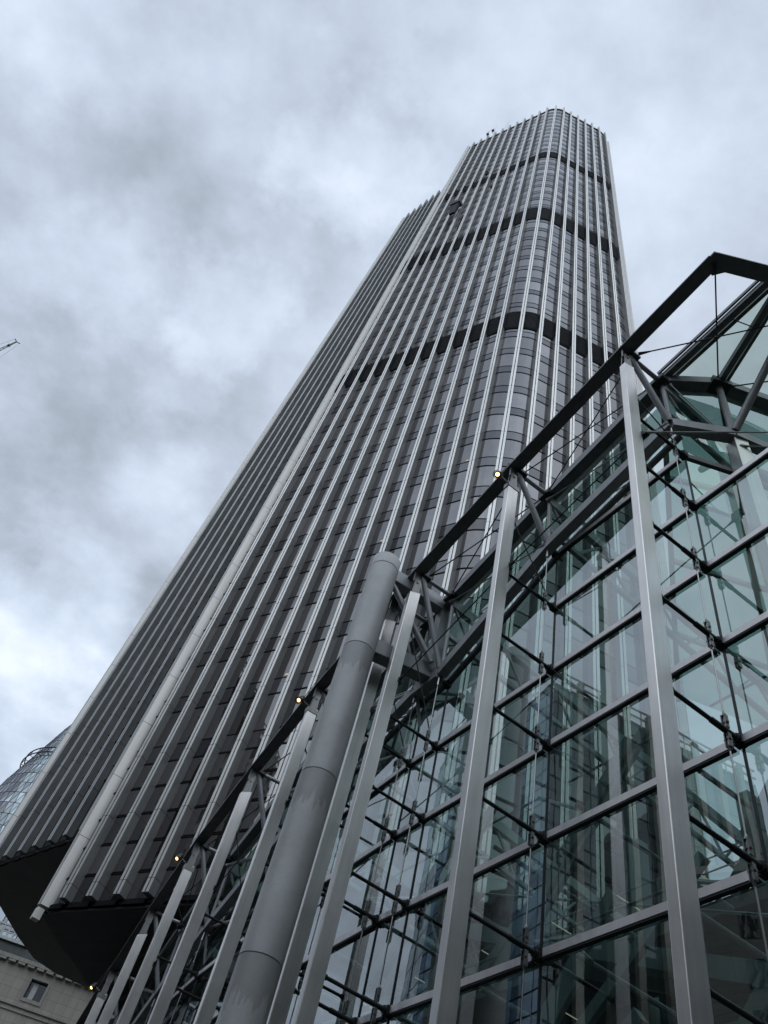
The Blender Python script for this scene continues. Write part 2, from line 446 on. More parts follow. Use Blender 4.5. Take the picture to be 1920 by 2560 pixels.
# back of the main leaf: return walls, roof and soffit
back = [V((18.1, 28.9, 0)), V((20.5, 33, 0)), V((22, 40, 0)), V((12, 52, 0)), V((-2, 52, 0)), V((-6.2, 44.3, 0)), V((-7.03, 41.9, 0)), V((-7.6, 41.0, 0)), V((-7.99, 39.6, 0)), V((-8.5, 38.3, 0))]
for a, b in zip(back, back[1:]): wall.quad((a.x, a.y, 15.9), (b.x, b.y, 15.9), (b.x, b.y, 178.6), (a.x, a.y, 178.6), 0)
front = []
for i in range(nb): front += bay(i, INS + .03, fins, 0)[:-1]
poly = front + back
wall.add([(p.x, p.y, 178.4) for p in poly], [tuple(range(len(poly)))], 0)
wall.build('curtain_wall', [BACK, BAR, FIN], tower)
tag(sp.build('spandrel', SPAN, tower), kind='stuff')
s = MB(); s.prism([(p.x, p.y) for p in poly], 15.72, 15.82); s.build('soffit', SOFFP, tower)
for l0, l1 in LOUVRES:
    mb = MB()
    for i in range(nb):
        L = bay(i, INS - .01, fins); strip(mb, L, l0, l1, 0)
        barstrip(mb, L, l0 - .02, .12, .06, 2); barstrip(mb, L, l1 - .1, .12, .06, 2)
        for q in range(1, 12):
            u = q / 12 * (len(L) - 1); j = min(int(u), len(L) - 2); p = L[j].lerp(L[j + 1], u - j)
            d = (L[j + 1] - L[j]).normalized(); nn = d.cross(V((0, 0, 1)))
            c = p + nn * .05; mb.box((c.x, c.y, (l0 + l1) / 2), .03, .1, l1 - l0 - .24, tuple(d), 1)
    mb.build('louvre_band', [BAR, LOUV, BAR], tower)
# tower core below the hanging leaves
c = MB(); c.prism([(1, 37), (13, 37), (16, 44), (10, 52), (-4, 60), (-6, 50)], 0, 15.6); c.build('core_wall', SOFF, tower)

# second, lower leaf on the left
dd = unit(.6, -.8); n2 = unit(-.8, -.6)
q0 = V((-16.02, 52.42, 0)); ZB2, ZT2 = 22.85, 171.2
leaf = [(q0 - dd * (.6 * PITCH), unit(-.95, -.3))] + [(q0 + dd * (PITCH * k), n2) for k in range(8)]
for p, nrm in leaf[1:]: fin_mesh(p, nrm, ZB2, ZT2).build('mullion_fin', [FIN2, FINSIDE2, GROOVE], tower)
pier_mesh(leaf[0][0], leaf[0][1], ZB2 - .1, ZT2 - 2, .42).build('corner_pier', PIER, tower, smooth=True)
w2 = MB(); sp2 = MB(); wn2 = MB(); fr2 = []
for i in range(len(leaf) - 1):
    L = bay(i, INS + .05, leaf, 0); Lw = bay(i, INS, leaf); Lb = bay(i, INS - .002, leaf)
    strip(w2, L, ZB2 - .2, ZT2 - 1.2, 0); fr2 += L[:-1]
    k = 0
    while 26.77 + 3.42 * k < 168:
        z = 26.77 + 3.42 * k
        strip(sp2, Lw, z + .04, z + 1.05); strip(wn2, Lw, z + 1.1, min(z + 3.4, 169.5))
        barstrip(w2, Lb, z - .05, .1, .05, 1); barstrip(w2, Lb, z + 1.05, .07, .035, 1); k += 1
    barstrip(w2, Lb, ZB2 - .3, .3, .1, 1); barstrip(w2, Lb, ZT2 - 1.6, .5, .1, 2)
bk = [V(p) for p in ((-5.2, 41.5, 0), (-2, 50, 0), (-2, 62, 0), (-6, 66.5, 0), (-9.3, 66.5, 0), (-11.64, 65.9, 0), (-13.17, 64.6, 0), (-14.32, 61.7, 0), (-15.34, 58.2, 0), (-16.3, 54.5, 0))]
ring = fr2 + bk
for a, b in zip(bk, bk[1:] + [fr2[0]]): w2.quad((a.x, a.y, ZB2 - .2), (b.x, b.y, ZB2 - .2), (b.x, b.y, ZT2 - 1.2), (a.x, a.y, ZT2 - 1.2), 0)
w2.add([(p.x, p.y, ZT2 - 1.3) for p in ring], [tuple(range(len(ring)))], 0)
w2.build('curtain_wall', [BACK, BAR, FIN], tower)
tag(sp2.build('spandrel', SPAN, tower), kind='stuff'); tag(wn2.build('window', WIN, tower), kind='stuff')
s = MB(); s.prism([(p.x, p.y) for p in ring], ZB2 - .30, ZB2 - .21); s.build('soffit', SOFFP, tower)

# antennas on the roof edge, maintenance cradle and hoist hanging on the face
def antenna(p, label):
    t = thing('rooftop_antenna', label, 'antenna', 'antennas on the tower roof edge')
    a = MB(); a.tube(p + V((0, 0, -1.6)), p + V((0, 0, 2.3)), .07, 8); a.build('mast', DARKST, t)
    b = MB(); q = p - V((nl.x, nl.y, 0)) * .0 + nl * .25
    b.box((q.x, q.y, p.z + 1.3), .34, .16, 1.9, tuple(dl)); b.build('panel', TRANS, t)
    c = MB(); c.box((p.x + nl.x * .1, p.y + nl.y * .1, p.z + .2), .5, .4, .5, tuple(dl)); c.build('bracket', BLACKR, t)
antenna(V((-5.35, 35.05, 180.6)) + nl * .15, 'left one of two small panel antennas on the tower roof edge')
antenna(V((-4.55, 34.15, 180.9)) + nl * .15, 'right one of two small panel antennas on the tower roof edge')
def hanging(name, label, cat, along, z, w, scale, drape):
    t = thing(name, label, cat)
    o = p1 + dl * (PITCH * along) + nl * .75
    B = MB(); B.box((o.x, o.y, z), w, .8 * scale, .16, tuple(dl))
    for sx in (-1, 1):
        for sy in (-1, 1):
            q = o + dl * (sx * (w / 2 - .04)) + nl * (sy * .36 * scale); B.tube((q.x, q.y, z), (q.x, q.y, z + 1.1 * scale), .035, 6)
    B.build('platform', BLACKR, t)
    q = MB()
    for hh in (.55, 1.1):
        for sy in (-1, 1):
            a = o + nl * (sy * .36 * scale); q.tube(a - dl * (w / 2) + V((0, 0, z + hh * scale)), a + dl * (w / 2) + V((0, 0, z + hh * scale)), .035, 6)
    q.build('railing', BLACKR, t)
    r = MB(); r.box((o.x, o.y, z + .5 * scale), w * .98, .72 * scale, .95 * scale, tuple(dl)); r.build('body_panel', BLACKR, t)
    for sx in (-1, 1):
        c = MB(); a = o + dl * (sx * w * .42) - nl * .1; c.tube((a.x, a.y, z + 1.0 * scale), (a.x, a.y, 180.5), .02, 5); c.build('cable', BLACKR, t)
    if drape:
        k = MB(); h = w * .4
        A = [o - dl * h - nl * .25, o + dl * h - nl * .25, o + dl * h + nl * .3, o - dl * h + nl * .3]
        Bq = [o - dl * (h * .9) - nl * .25, o + dl * (h * .55) - nl * .25, o + dl * (h * .55) + nl * .05, o - dl * (h * .9) + nl * .05]
        k.hexa([V((a.x, a.y, z - drape)) for a in Bq] + [V((a.x, a.y, z - .05)) for a in A]); k.build('hanging_sheet', SOFF, t)
hanging('maintenance_cradle', 'black maintenance cradle hanging high on the left face of the tower', 'cradle', 2.85, 120.1, 1.55, 1.15, 4.0)
hanging('hoist_block', 'small dark hoist block hanging just above the cradle on the topmost louvre band', 'hoist', 4.95, 134.5, .5, .6, 0.9)

# ================================================================== GLASS HALL
hall = thing('glass_hall', 'steel and glass hall with slanting top beam, stainless posts and green tinted panes', 'building')
HD = V((-.3568, .9342, 0)); HN = V((-.9342, -.3568, 0)); G0 = V((4.571, 11.87, 0))
def H(t, o, z=0): return G0 + HD * t + HN * o + V((0, 0, z))
# stations along the front: (post point, outward normal, pin height)
st = []
for t, z in ((-4.06, 20.47), (.03, 19.57), (4.03, 18.45), (5.1, 18.08)): st.append([H(t, 1.68), HN.copy(), z])
for x, y, z in ((-.08, 19.77, 17.11), (-1.24, 23.65, 16.12), (-2.33, 27.55, 15.1), (-3.28, 31.48, 14.09), (-4.15, 35.43, 13.12), (-4.95, 39.4, 12.15)):
    st.append([V((x, y, 0)), None, z])
for i in range(4, len(st)):
    a = st[i - 1][0]; b = st[min(i + 1, len(st) - 1)][0]; d = (b - a).normalized(); st[i][1] = V((-d.y, d.x, 0))
GO, BO, CO = 1.68, 1.33, 1.38      # distance from the post line back to glass, roof edge and lower chord
NS = len(st)
def node(i, z): return st[i][0] - st[i][1] * GO + V((0, 0, z))
def Ap(i): return st[i][0] + V((0, 0, st[i][2] + .50))
def Bp(i): return st[i][0] - st[i][1] * BO + V((0, 0, st[i][2] + .48))
CZ = [18.78, 17.82, 15.95, 15.95] + [st[i][2] - 1.95 for i in range(4, NS)]
def Cp(i): return st[i][0] - st[i][1] * CO + V((0, 0, CZ[i]))
LV = [1.72 + 2 * k for k in range(9)]
K = V((5.50, 4.86, 21.55)); K2 = V((11.5, 4.35, 21.5))
B2 = V((7.03, 7.56, 21.05)); B3 = V((12.2, 7.62, 21.05))
C2 = V((7.15, 7.71, 18.80)); C3 = V((12.0, 8.1, 18.80))

# top chord plates
def chord(a, b, w=.36, h=.06):
    m = MB(); m.beam(a, b, w, h)
    d = (b - a).normalized(); m.beam(a + V((0, 0, .14)), b + V((0, 0, .14)), .05, .22)
    return m
for i in range(NS - 1): chord(Ap(i), Ap(i + 1)).build('top_chord', DARKST, hall)
chord(K, Ap(0)).build('top_chord', DARKST, hall); chord(K2, K, .40).build('top_chord', DARKST, hall)
m = MB(); m.prism([(K.x - .19, K.y + .10), (K.x - .10, K.y - .19), (K.x + .10, K.y - .205), (K.x + .36, K.y + .17), (K.x + .12, K.y + .34)], K.z - .034, K.z + .034); m.build('corner_plate', DARKST, hall)
# gutter edge beams along the roof, with fascia lip and cap
def gutter(a, b, out, w=1.0):
    m = MB(); m.beam(a, b, .30 * w, .20, mi=0); m.beam(a - out * .16 * w + V((0, 0, .16)), b - out * .16 * w + V((0, 0, .16)), .42 * w, .07, mi=1)
    m.beam(a + out * .12 + V((0, 0, .15)), b + out * .12 + V((0, 0, .15)), .05, .12, mi=0)
    m.beam(a - out * .3 + V((0, 0, .3)), b - out * .3 + V((0, 0, .3)), .10, .14, mi=0)
    return m
for i in range(NS - 1): gutter(Bp(i), Bp(i + 1), st[i][1]).build('roof_edge_beam', [GUTTER, TRANS], hall)
RE = H(-9.6, .23, 22.0); gutter(RE, Bp(0) + V((0, 0, .25)), HN, .5).build('roof_edge_beam', [GUTTER, TRANS], hall)
oB = (B2 - Bp(0)).normalized().cross(V((0, 0, 1)))
for a, b in ((B2, Bp(0)), (B3, B2)):
    o_ = V((0, 0, 1)).cross((b - a).normalized()); gutter(a, b, -o_ if o_.dot(V((0, 1, 0))) > 0 else o_).build('roof_edge_beam', [GUTTER, TRANS], hall)
# lower chord
def lchord(a, b, w=.26, h=.30):
    m = MB(); m.beam(a, b, w, h); return m
for i in range(NS - 1):
    if i == 2: continue
    lchord(Cp(i), Cp(i + 1)).build('lower_chord', GREYST, hall)
lchord(Cp(2), Cp(3), .3, .4).build('lower_chord', GREYST, hall)
lchord(C2, Cp(0)).build('lower_chord', GREYST, hall); lchord(C3, C2).build('lower_chord', GREYST, hall)
for i in range(NS):
    n_ = st[i][1]; A, B, C = Ap(i), Bp(i), Cp(i)
    dv = V((-n_.y, n_.x, 0)) * -1
    m = MB(); m.tube(A - n_ * .25 - V((0, 0, .05)), B + n_ * .12, .065, 12); m.build('tie_tube', GREYST, hall, True)
    m = MB(); m.tube(st[i][0] - n_ * .16 + V((0, 0, st[i][2] + .40)), C + n_ * .08 + V((0, 0, .12)), .082, 12); m.build('diagonal_tube', GREYST, hall, True)
    m = MB(); m.tube(B - V((0, 0, .1)), C + V((0, 0, .1)), .062, 12); m.build('hanger_tube', GREYST, hall, True)
    m = MB()                                    # gussets at the roof edge and top beam
    m.box(A - n_ * .24 - V((0, 0, .09)), .34, .26, .10, tuple(dv)); m.build('gusset', BLACKR, hall)
    m = MB(); m.box(B + n_ * .12 - V((0, 0, .06)), .40, .24, .16, tuple(dv)); m.build('gusset', BLACKR, hall)
# posts
PIN_DROP = .36
for i in range(NS):
    p, n_, pz = st[i]; d = V((0, 0, 1)).cross(n_)
    if d.dot(HD) < 0: d = -d
    hw, hd = .085, .165                       # along the front, across it
    top = pz - PIN_DROP
    m = MB()
    c8 = [(-hw, -hd), (hw, -hd), (hw, hd), (-hw, hd)]
    bot = [p + d * a + n_ * b for a, b in c8]
    m.hexa([V((q.x, q.y, 0)) for q in bot] + [V((q.x, q.y, top - (.16 if b > 0 else 0))) for q, (a, b) in zip(bot, c8)])
    post = m.build('steel_post', STEEL, hall)
    bv = post.modifiers.new('edge', 'BEVEL'); bv.width = .012; bv.segments = 2
    m = MB()
    for s_ in (-1, 1):
        o_ = p + d * (s_ * .055)
        m.hexa([o_ + d * a + n_ * b + V((0, 0, z)) for z, r_ in ((top - .2, .13), (pz + .12, .085)) for a, b in ((-.014, -r_), (.014, -r_), (.014, r_), (-.014, r_))])
    m.tube(p - d * .09 + V((0, 0, pz)), p + d * .09 + V((0, 0, pz)), .045, 12)
    m.box(p + V((0, 0, pz + .26)), .05, .24, .44, tuple(d))
    m.build('pin_bracket', FITT, post)
    # struts, tension rods
    rods = MB(); last = None
    zc = Cp(i).z
    ztop = max([z for z in LV if z < zc - .9], default=0)
    for z in LV:
        nd = node(i, z)
        if z < zc - .05:
            m = MB(); m.box(nd + n_ * .05, .16, .14, .16, tuple(d)); m.tube(nd - n_ * .05, nd + n_ * .16, .075, 10); m.build('glass_node', BLACKR, hall)
        if z > zc - .9 and i not in (0,): continue
        if z > pz - 1.2: continue
        a = p - n_ * (hd - .01) + V((0, 0, z)); b = nd + n_ * .12
        m = MB(); m.tube(a, b, .036, 10); m.tube(a.lerp(b, .62), b, .048, 10); m.tube(a, a.lerp(b, .05), .055, 8)
        sx = m.build('strut', BLACKR, hall, True)
        m = MB(); c = nd + n_ * .33                # fork fittings above and below the strut
        for s_ in (-1, 1):
            for e in (-1, 1):
                q = c + d * (e * .032); m.box(q + V((0, 0, s_ * .17)), .016, .075, .24, tuple(d))
            m.tube(c + V((0, 0, s_ * .27)), c + V((0, 0, s_ * .36)), .038, 8, .014)
        m.tube(c - d * .06 + V((0, 0, .15)), c + d * .06 + V((0, 0, .15)), .022, 8); m.tube(c - d * .06 - V((0, 0, .15)), c + d * .06 - V((0, 0, .15)), .022, 8)
        m.build('rod_fitting', FITT, sx)
    o_ = node(i, 0) + n_ * .33
    m = MB(); m.tube((o_.x, o_.y, .2), (o_.x, o_.y, zc - .18), .0135, 8); m.tube((o_.x, o_.y, zc - .45), (o_.x, o_.y, zc - .15), .04, 8, .03)
    m.build('tension_rod', RODST, hall)
    m = MB(); s0 = p - n_ * hd + V((0, 0, pz - 1.75)); s1 = o_ + V((0, 0, ztop + .34)); m.tube(s0, s1, .0165, 8); m.tube(s0, s0.lerp(s1, .09), .035, 8, .02); m.build('brace_rod', BLACKR, hall)
    # bracket on the post with the raking tie that runs post to post
    m = MB(); b0 = p - n_ * (hd + .02) + V((0, 0, pz - 3.65)); m.box(b0, .20, .12, .14, tuple(d)); m.build('tie_bracket', BLACKR, hall)
    if i < NS - 1 and i != 2:
        q = st[i + 1]; b1 = q[0] - q[1] * .18 + V((0, 0, q[2] - 3.65))
        m = MB(); m.tube(b0, b1, .017, 8); m.tube(b0, b0.lerp(b1, .06), .045, 8, .02); m.tube(b1, b1.lerp(b0, .06), .045, 8, .02); m.build('tie_rod', BLACKR, hall)
        for a, b in ((Ap(i) - n_ * .25, Bp(i + 1) + n_ * .15), (Bp(i) + n_ * .15, Ap(i + 1) - n_ * .25)):
            a = a - V((0, 0, .1)); b = b - V((0, 0, .06))
            m = MB(); m.tube(a, b, .018, 8); m.tube(a, a.lerp(b, .045), .05, 8, .02); m.tube(b, b.lerp(a, .045), .05, 8, .02); m.build('brace_cable', BLACKR, hall)
        a, b = Bp(i + 1) - V((0, 0, .25)) + n_ * .1, Cp(i) + n_ * .12
        m = MB(); m.tube(a, b, .018, 8); m.tube(a, a.lerp(b, .07), .06, 8, .02); m.tube(b, b.lerp(a, .07), .06, 8, .02); m.build('brace_cable', RODST, hall)
# right-hand corner bracing
for a, b, mt in ((K - V((0, 0, .12)), B2 + V((0, 0, .05)), BLACKR), (Ap(0) - HN * .25 + HD * -.2 - V((0, 0, .12)), V((9.0, 4.75, 21.4)), BLACKR),
                 (H(-4.2, 1.5, 16.85), V((9.6, 6.3, 18.3)), RODST), (B2 + V((.1, -.05, -.1)), V((11.5, 5.2, 21.4)), BLACKR), (C2 + V((.05, -.05, -.5)), V((11.0, 6.3, 18.3)), RODST),
                 (Bp(0) + V((.15, -.1, -.15)), C2 + V((-.25, .05, .1)), GREYST)):
    m = MB(); m.tube(a, b, .019, 8); m.tube(a, a.lerp(b, .06), .05, 8, .02); m.tube(b, b.lerp(a, .06), .05, 8, .02); m.build('brace_cable', mt, hall)
m = MB(); m.box(H(-4.12, 1.46, 16.85), .26, .12, .14, tuple(HD)); m.build('tie_bracket', BLACKR, hall)
m = MB(); m.tube(C2 + V((0, -.1, .1)), V((8.05, 6.35, 21.5)).lerp(V((7.13, 5.82, 20.0)), .35), .10, 14); m.build('diagonal_tube', GREYST, hall, True)
m = MB(); m.tube(B2 - V((0, 0, .1)), C2, .085, 12); m.build('hanger_tube', GREYST, hall, True)
m = MB(); m.beam(C2 - V((0, 0, .1)) + V((.12, .1, 0)), V((C2.x + .12, C2.y + .1, 0)), .34, .34, (1, 0, 0)); m.build('interior_column', STEEL, hall)
m = MB(); m.box(B2 - V((0, 0, .02)), .5, .4, .22, (1, 0, 0)); m.build('gusset', BLACKR, hall)
# canopy of green glass beyond the corner
E0 = Bp(0) + V((0, 0, .30)) + HN * -.05; E1 = H(-9.6, .2, 22.0)
P0 = B2 + V((0, 0, .12)); P1 = V((7.25, 3.4, 21.65)); Q0 = B3 + V((0, 0, .12)); Q1 = V((11.6, 2.6, 21.9))
for a, b, c, e in ((E0, P0, P1, E1), (P0, Q0, Q1, P1)):
    m = MB(); m.quad(a, b, c, e); m.build('canopy_pane', CANOPY, hall)
m = MB(); m.beam(P0, P1, .14, .20); m.beam(P0 + V((.17, 0, .05)), P1 + V((.17, 0, .05)), .08, .12); m.build('canopy_beam', GUTTER, hall)
for u in (.38, .76):
    a = E0.lerp(E1, u) + V((0, 0, .01)); b = P0.lerp(P1, u) + V((0, 0, .01)); m = MB(); m.beam(a, b, .025, .02); m.build('canopy_beam', RUBBER, hall)

for a, b, c, e in ((Bp(0) + V((0, 0, .1)), B2 + V((0, 0, .1)), V((15, 18, 20.6)), V((11.0, 17.5, 20.3))), (B2 + V((0, 0, .1)), B3 + V((0, 0, .1)), V((22, 16, 20.6)), V((15, 18, 20.6)))):
    m = MB(); m.quad(a, b, c, e); m.build('roof_pane', ROOFG, hall)
    m = MB(); m.beam(a - V((0, 0, .2)), e - V((0, 0, .2)), .14, .24); m.beam(b - V((0, 0, .2)), c - V((0, 0, .2)), .14, .24)
    for u in (.25, .5, .75): m.beam(a.lerp(e, u) - V((0, 0, .2)), b.lerp(c, u) - V((0, 0, .2)), .10, .16)
    m.build('rafter', INNER, hall)
for i in range(3, NS - 1):                         # second, inner truss along the far bays
    m = MB(); D0 = Cp(i) - st[i][1] * 1.5 + V((0, 0, .9)); D1 = Cp(i + 1) - st[i + 1][1] * 1.5 + V((0, 0, .9)); m.tube(D0, D1, .09, 10)
    mid = Cp(i).lerp(Cp(i + 1), .5); m.tube(D0, mid, .06, 8); m.tube(mid, D1, .06, 8); m.tube(D0, Cp(i), .055, 8); m.tube(Bp(i) - V((0, 0, .3)), D1, .05, 8)
    m.tube(Cp(i), Bp(i + 1) - V((0, 0, .2)), .05, 8)
    L0 = Cp(i) - st[i][1] * .5 - V((0, 0, 1.6)); L1 = Cp(i + 1) - st[i + 1][1] * .5 - V((0, 0, 1.6)); m.tube(L0, L1, .075, 8); m.tube(L0, Cp(i), .05, 8); m.tube(L0, Cp(i + 1), .05, 8)
    m.build('inner_truss', GREYST, hall, True)
# round column with its box beams
tc = 4.5; cc = H(tc, 2.57)
m = MB(); prof = [(.40, 0)]
for zs in (3.75, 7.6, 11.5, 15.36, 18.62): prof += [(.41, zs - .015), (.395, zs - .012), (.395, zs + .012), (.41, zs + .015)]
prof += [(.41, 19.05), (.385, 19.08), (0, 19.1)]
m.lathe(prof, cc, 48); m.build('round_column', COLUMN, hall, True)
for z0, z1, oin, w in ((18.62, 18.85, .35, .34), (15.72, 16.15, .30, .40)):
    m = MB(); m.beam(H(tc, 2.3, z0), H(tc, oin, z1), w, .46); b_ = m.build('box_beam', GREYST, hall)
    bv = b_.modifiers.new('edge', 'BEVEL'); bv.width = .015; bv.segments = 2
m = MB(); m.beam(H(tc, .33, 15.9), H(tc, .33, 18.9), .30, .30, tuple(HN)); m.build('box_beam', GREYST, hall)
m = MB(); m.tube(H(tc, 2.2, 18.4), H(tc - .35, .6, 16.2), .09, 12); m.build('diagonal_tube', GREYST, hall, True)

# glazing: panes, transoms, joints
RIGHT = [-8.1, -12.2, -16.2]
cols = [H(t, 0) for t in RIGHT[::-1]] + [st[i][0] - st[i][1] * GO for i in range(NS)]
ztops = [15.72] * 3 + [17.72, 17.72, 15.9, 15.72] + [13.72 + 0 * i for i in range(NS - 4)]
ztops = [15.72] * 3 + [17.72] + [CZ[i] - .12 for i in range(1, NS)]
for i in range(len(cols) - 1):
    a, b = cols[i], cols[i + 1]; d = (b - a).normalized(); n_ = V((-d.y, d.x, 0))
    if n_.dot(HN) < 0: n_ = -n_
    ga, gb = a + d * .012, b - d * .012
    za = ztops[i] if i >= 3 else 15.72; zb = ztops[i + 1] if i >= 3 else 15.72
    lv = [.1] + LV
    if i < 3: lv = [z for z in lv if z <= 15.73]
    for z0, z1 in zip(lv, lv[1:]):
        if z0 >= min(za, zb) - .2:
            break
        m = MB()
        t0, t1 = min(z1, za), min(z1, zb)
        if z1 > min(za, zb) - .2: t0, t1 = za, zb
        m.quad((ga.x, ga.y, z0), (gb.x, gb.y, z0), (gb.x, gb.y, t1), (ga.x, ga.y, t0)); m.build('glass_pane', GLASS, hall)
    for z in lv[1:]:
        if z > min(za, zb) - .2 and i >= 3 and not (i == 3 and z < 17.8): break
        gap = .24 if i >= 3 else .03
        m = MB(); m.box((a + b) / 2 + n_ * .06 + V((0, 0, z)), (b - a).length - gap, .045, .13, tuple(d), 0)
        m.box((a + b) / 2 + n_ * .03 + V((0, 0, z - .083)), (b - a).length - gap, .085, .03, tuple(d), 1)
        m.build('transom', [TRANS, RUBBER], hall)
for i, c in enumerate(cols):
    m = MB(); zt = ztops[i]; m.box((c.x, c.y, zt / 2), .024, .05, zt, tuple(HD)); m.build('glass_joint', RUBBER, hall)
for c in cols[:3]:
    for z in LV[:8]:
        m = MB(); m.box(c + HN * .05 + V((0, 0, z)), .16, .14, .16, tuple(HD)); m.tube(c + V((0, 0, z)), c - HN * 1.1 + V((0, 0, z)), .04, 8); m.build('glass_node', BLACKR, hall)
    m = MB(); q = c - HN * 1.2; m.box((q.x, q.y, 7.9), .17, .3, 15.8, tuple(HD)); m.build('steel_post', STEEL, hall)
# upper wall that turns in at the corner
N1 = cols[3] + V((0, 0, 0)); N2 = V((7.13, 8.05, 0)); N3 = V((12.0, 8.4, 0))
for a, b in ((N1, N2), (N2, N3)):
    for z0, z1 in ((15.75, 17.72), (17.72, 20.9)):
        m = MB(); m.quad((a.x, a.y, z0), (b.x, b.y, z0), (b.x, b.y, z1), (a.x, a.y, z1)); m.build('glass_pane', GLASS, hall)
    m = MB(); d = (b - a).normalized(); m.beam(a + V((0, 0, 17.72)), b + V((0, 0, 17.72)), .1, .15); m.build('transom', DARKST, hall)
# upper panes between lower chord and roof edge along the front
for i in range(NS - 1):
    a, b = cols[3 + i], cols[4 + i]; m = MB()
    m.quad((a.x, a.y, CZ[i] - .1), (b.x, b.y, CZ[i + 1] - .1), (b.x, b.y, st[i + 1][2] + .4), (a.x, a.y, st[i][2] + .4)); m.build('glass_pane', GLASS, hall)
    zm = (CZ[i] + st[i][2]) / 2; zn = (CZ[i + 1] + st[i + 1][2]) / 2
    m = MB(); m.beam(V((a.x, a.y, zm - .1)), V((b.x, b.y, zn - .1)), .08, .10); m.build('transom', DARKST, hall)
    m = MB(); m.beam(V((a.x, a.y, CZ[i] - .12)), V((b.x, b.y, CZ[i + 1] - .12)), .12, .14); m.build('transom', DARKST, hall)
# interior: rafters, roof glass, columns, bridges, stair flight
inn = -HN
for i in range(NS):
    B = Bp(i) - V((0, 0, .25)); e = B + inn * 12 + V((0, 0, -1.2))
    if i in (3,): continue
    m = MB(); m.beam(B, e, .16, .34); m.beam(B - V((0, 0, 1.3)), e - V((0, 0, 1.3)), .12, .14)
    for k in range(6):
        u = k / 6; m.beam(B.lerp(e, u), B.lerp(e, u + 1 / 12) - V((0, 0, 1.3)), .07, .07); m.beam(B.lerp(e, u + 1 / 12) - V((0, 0, 1.3)), B.lerp(e, u + 1 / 6), .07, .07)
    m.build('rafter', INNER, hall)
for i in range(NS - 1):
    a, b = Bp(i), Bp(i + 1); m = MB(); m.quad(a + V((0, 0, .1)), b + V((0, 0, .1)), b + inn * 12 + V((0, 0, -1.1)), a + inn * 12 + V((0, 0, -1.1))); m.build('roof_pane', ROOFC, hall)
for t in (-6, -1.9, 2.2, 6.3, 10.4, 14.5):
    b = H(t, -9.5); m = MB(); m.box((b.x, b.y, 8.5), .42, .42, 17, tuple(HD)); m.build('interior_column', INNER, hall)
for z, o0, o1 in ((4.3, -6.5, -9.3), (8.2, -6.5, -9.3), (12.2, -7.0, -9.3)):
    m = MB(); m.prism([tuple(H(t, o)[:2]) for t, o in ((-7, o0), (22, o0), (22, o1), (-7, o1))], z, z + .35); m.build('walkway_slab', INSLAB, hall)
    m = MB()
    for t in [x * 1.5 - 7 for x in range(20)]: m.tube(H(t, o0 + .05, z + .3), H(t, o0 + .05, z + 1.4), .025, 6)
    for q in (.7, 1.05, 1.4): m.tube(H(-7, o0 + .05, z + q), H(22, o0 + .05, z + q), .02, 6)
    m.build('walkway_railing', INNER, hall)
for (t0, z0, t1, z1) in ((-6, .2, 3, 4.4), (4, 4.4, -5, 8.4), (-3, 8.4, 8, 12.4), (16, .2, 7, 4.4), (8, 4.4, 17, 8.4)):
    m = MB(); m.beam(H(t0, -4.6, z0), H(t1, -4.6, z1), .14, .42); m.beam(H(t0, -6.0, z0), H(t1, -6.0, z1), .14, .42); m.beam(H(t0, -5.3, z0 + .1), H(t1, -5.3, z1 + .1), 1.3, .08)
    m.tube(H(t0, -4.6, z0 + 1.1), H(t1, -4.6, z1 + 1.1), .035, 6); m.build('stair_flight', INNER, hall)
for t in (-5, -1, 3, 7, 11, 15):
    m = MB()
    for k in range(4):
        z = 3.0 + k * 3.4; m.tube(H(t, -2.4, z), H(t + 3.0, -2.4, z + .0), .03, 6); m.tube(H(t, -2.4, z), H(t + 1.5, -5.5, z + 2.0), .05, 6)
    m.build('interior_brace', INNER, hall)
m = MB()
for t in (-5.5, -3.4, -1.2, 1.0, 3.1, 5.3, 8, 11, 14):
    for z in (4.2, 6.2, 8.1, 10.2, 12.1): m.box(H(t, -5.4 - .3 * (z % 3), z), .018, .8, .018, tuple(HD))
m.build('ceiling_lamp', CEIL, hall)
for o_, z0 in ((-1.9, 1.2), (-3.3, -1.0), (-4.0, 5.0), (-6.2, 3.0)):          # raking girders of the inner frame
    for t0 in (-9, -4, 1, 6, 11):
        m = MB(); a = H(t0, o_, max(.2, z0 + (t0 + 9) * .12)); b = a - HD * 6.2 + V((0, 0, 4.6)); m.beam(a, b, .16, .26); m.build('raking_girder', INNER, hall)
for o_, zs in ((-1.15, (.8, 4.6, 8.4)), (-2.6, (2.4, 6.6, 10.2))):      # broad raking members close behind the glass
    for z0 in zs:
        for t0 in (-8.5, -3.2, 2.1, 7.4, 12.7):
            m = MB(); a = H(t0 + (z0 * .37) % 2.6, o_, z0); m.beam(a, a - HD * 3.6 + V((0, 0, 3.7)), .10, .30); m.build('raking_girder', INNER, hall)
for z in (2.6, 5.4, 8.2, 11.0):
    for t0 in (-7, -4.6, -2.2, .2, 2.6, 5, 7.4, 9.8, 12.2):
        m = MB(); m.tube(H(t0, -.9, z), H(t0, -5.2, z), .05, 8); m.build('cross_tube', INNER, hall)
m = MB(); a = H(-16, -9.9); b = H(24, -9.9); m.quad((a.x, a.y, 0), (b.x, b.y, 0), (b.x, b.y, 12.2), (a.x, a.y, 12.2)); m.build('interior_wall', INWALL, hall)
m = MB(); m.prism([tuple(H(t, o)[:2]) for t, o in ((-17, -.15), (24, -.15), (24, -9.8), (-17, -9.8))], 0.0, .06); m.build('interior_floor', INSLAB, hall)

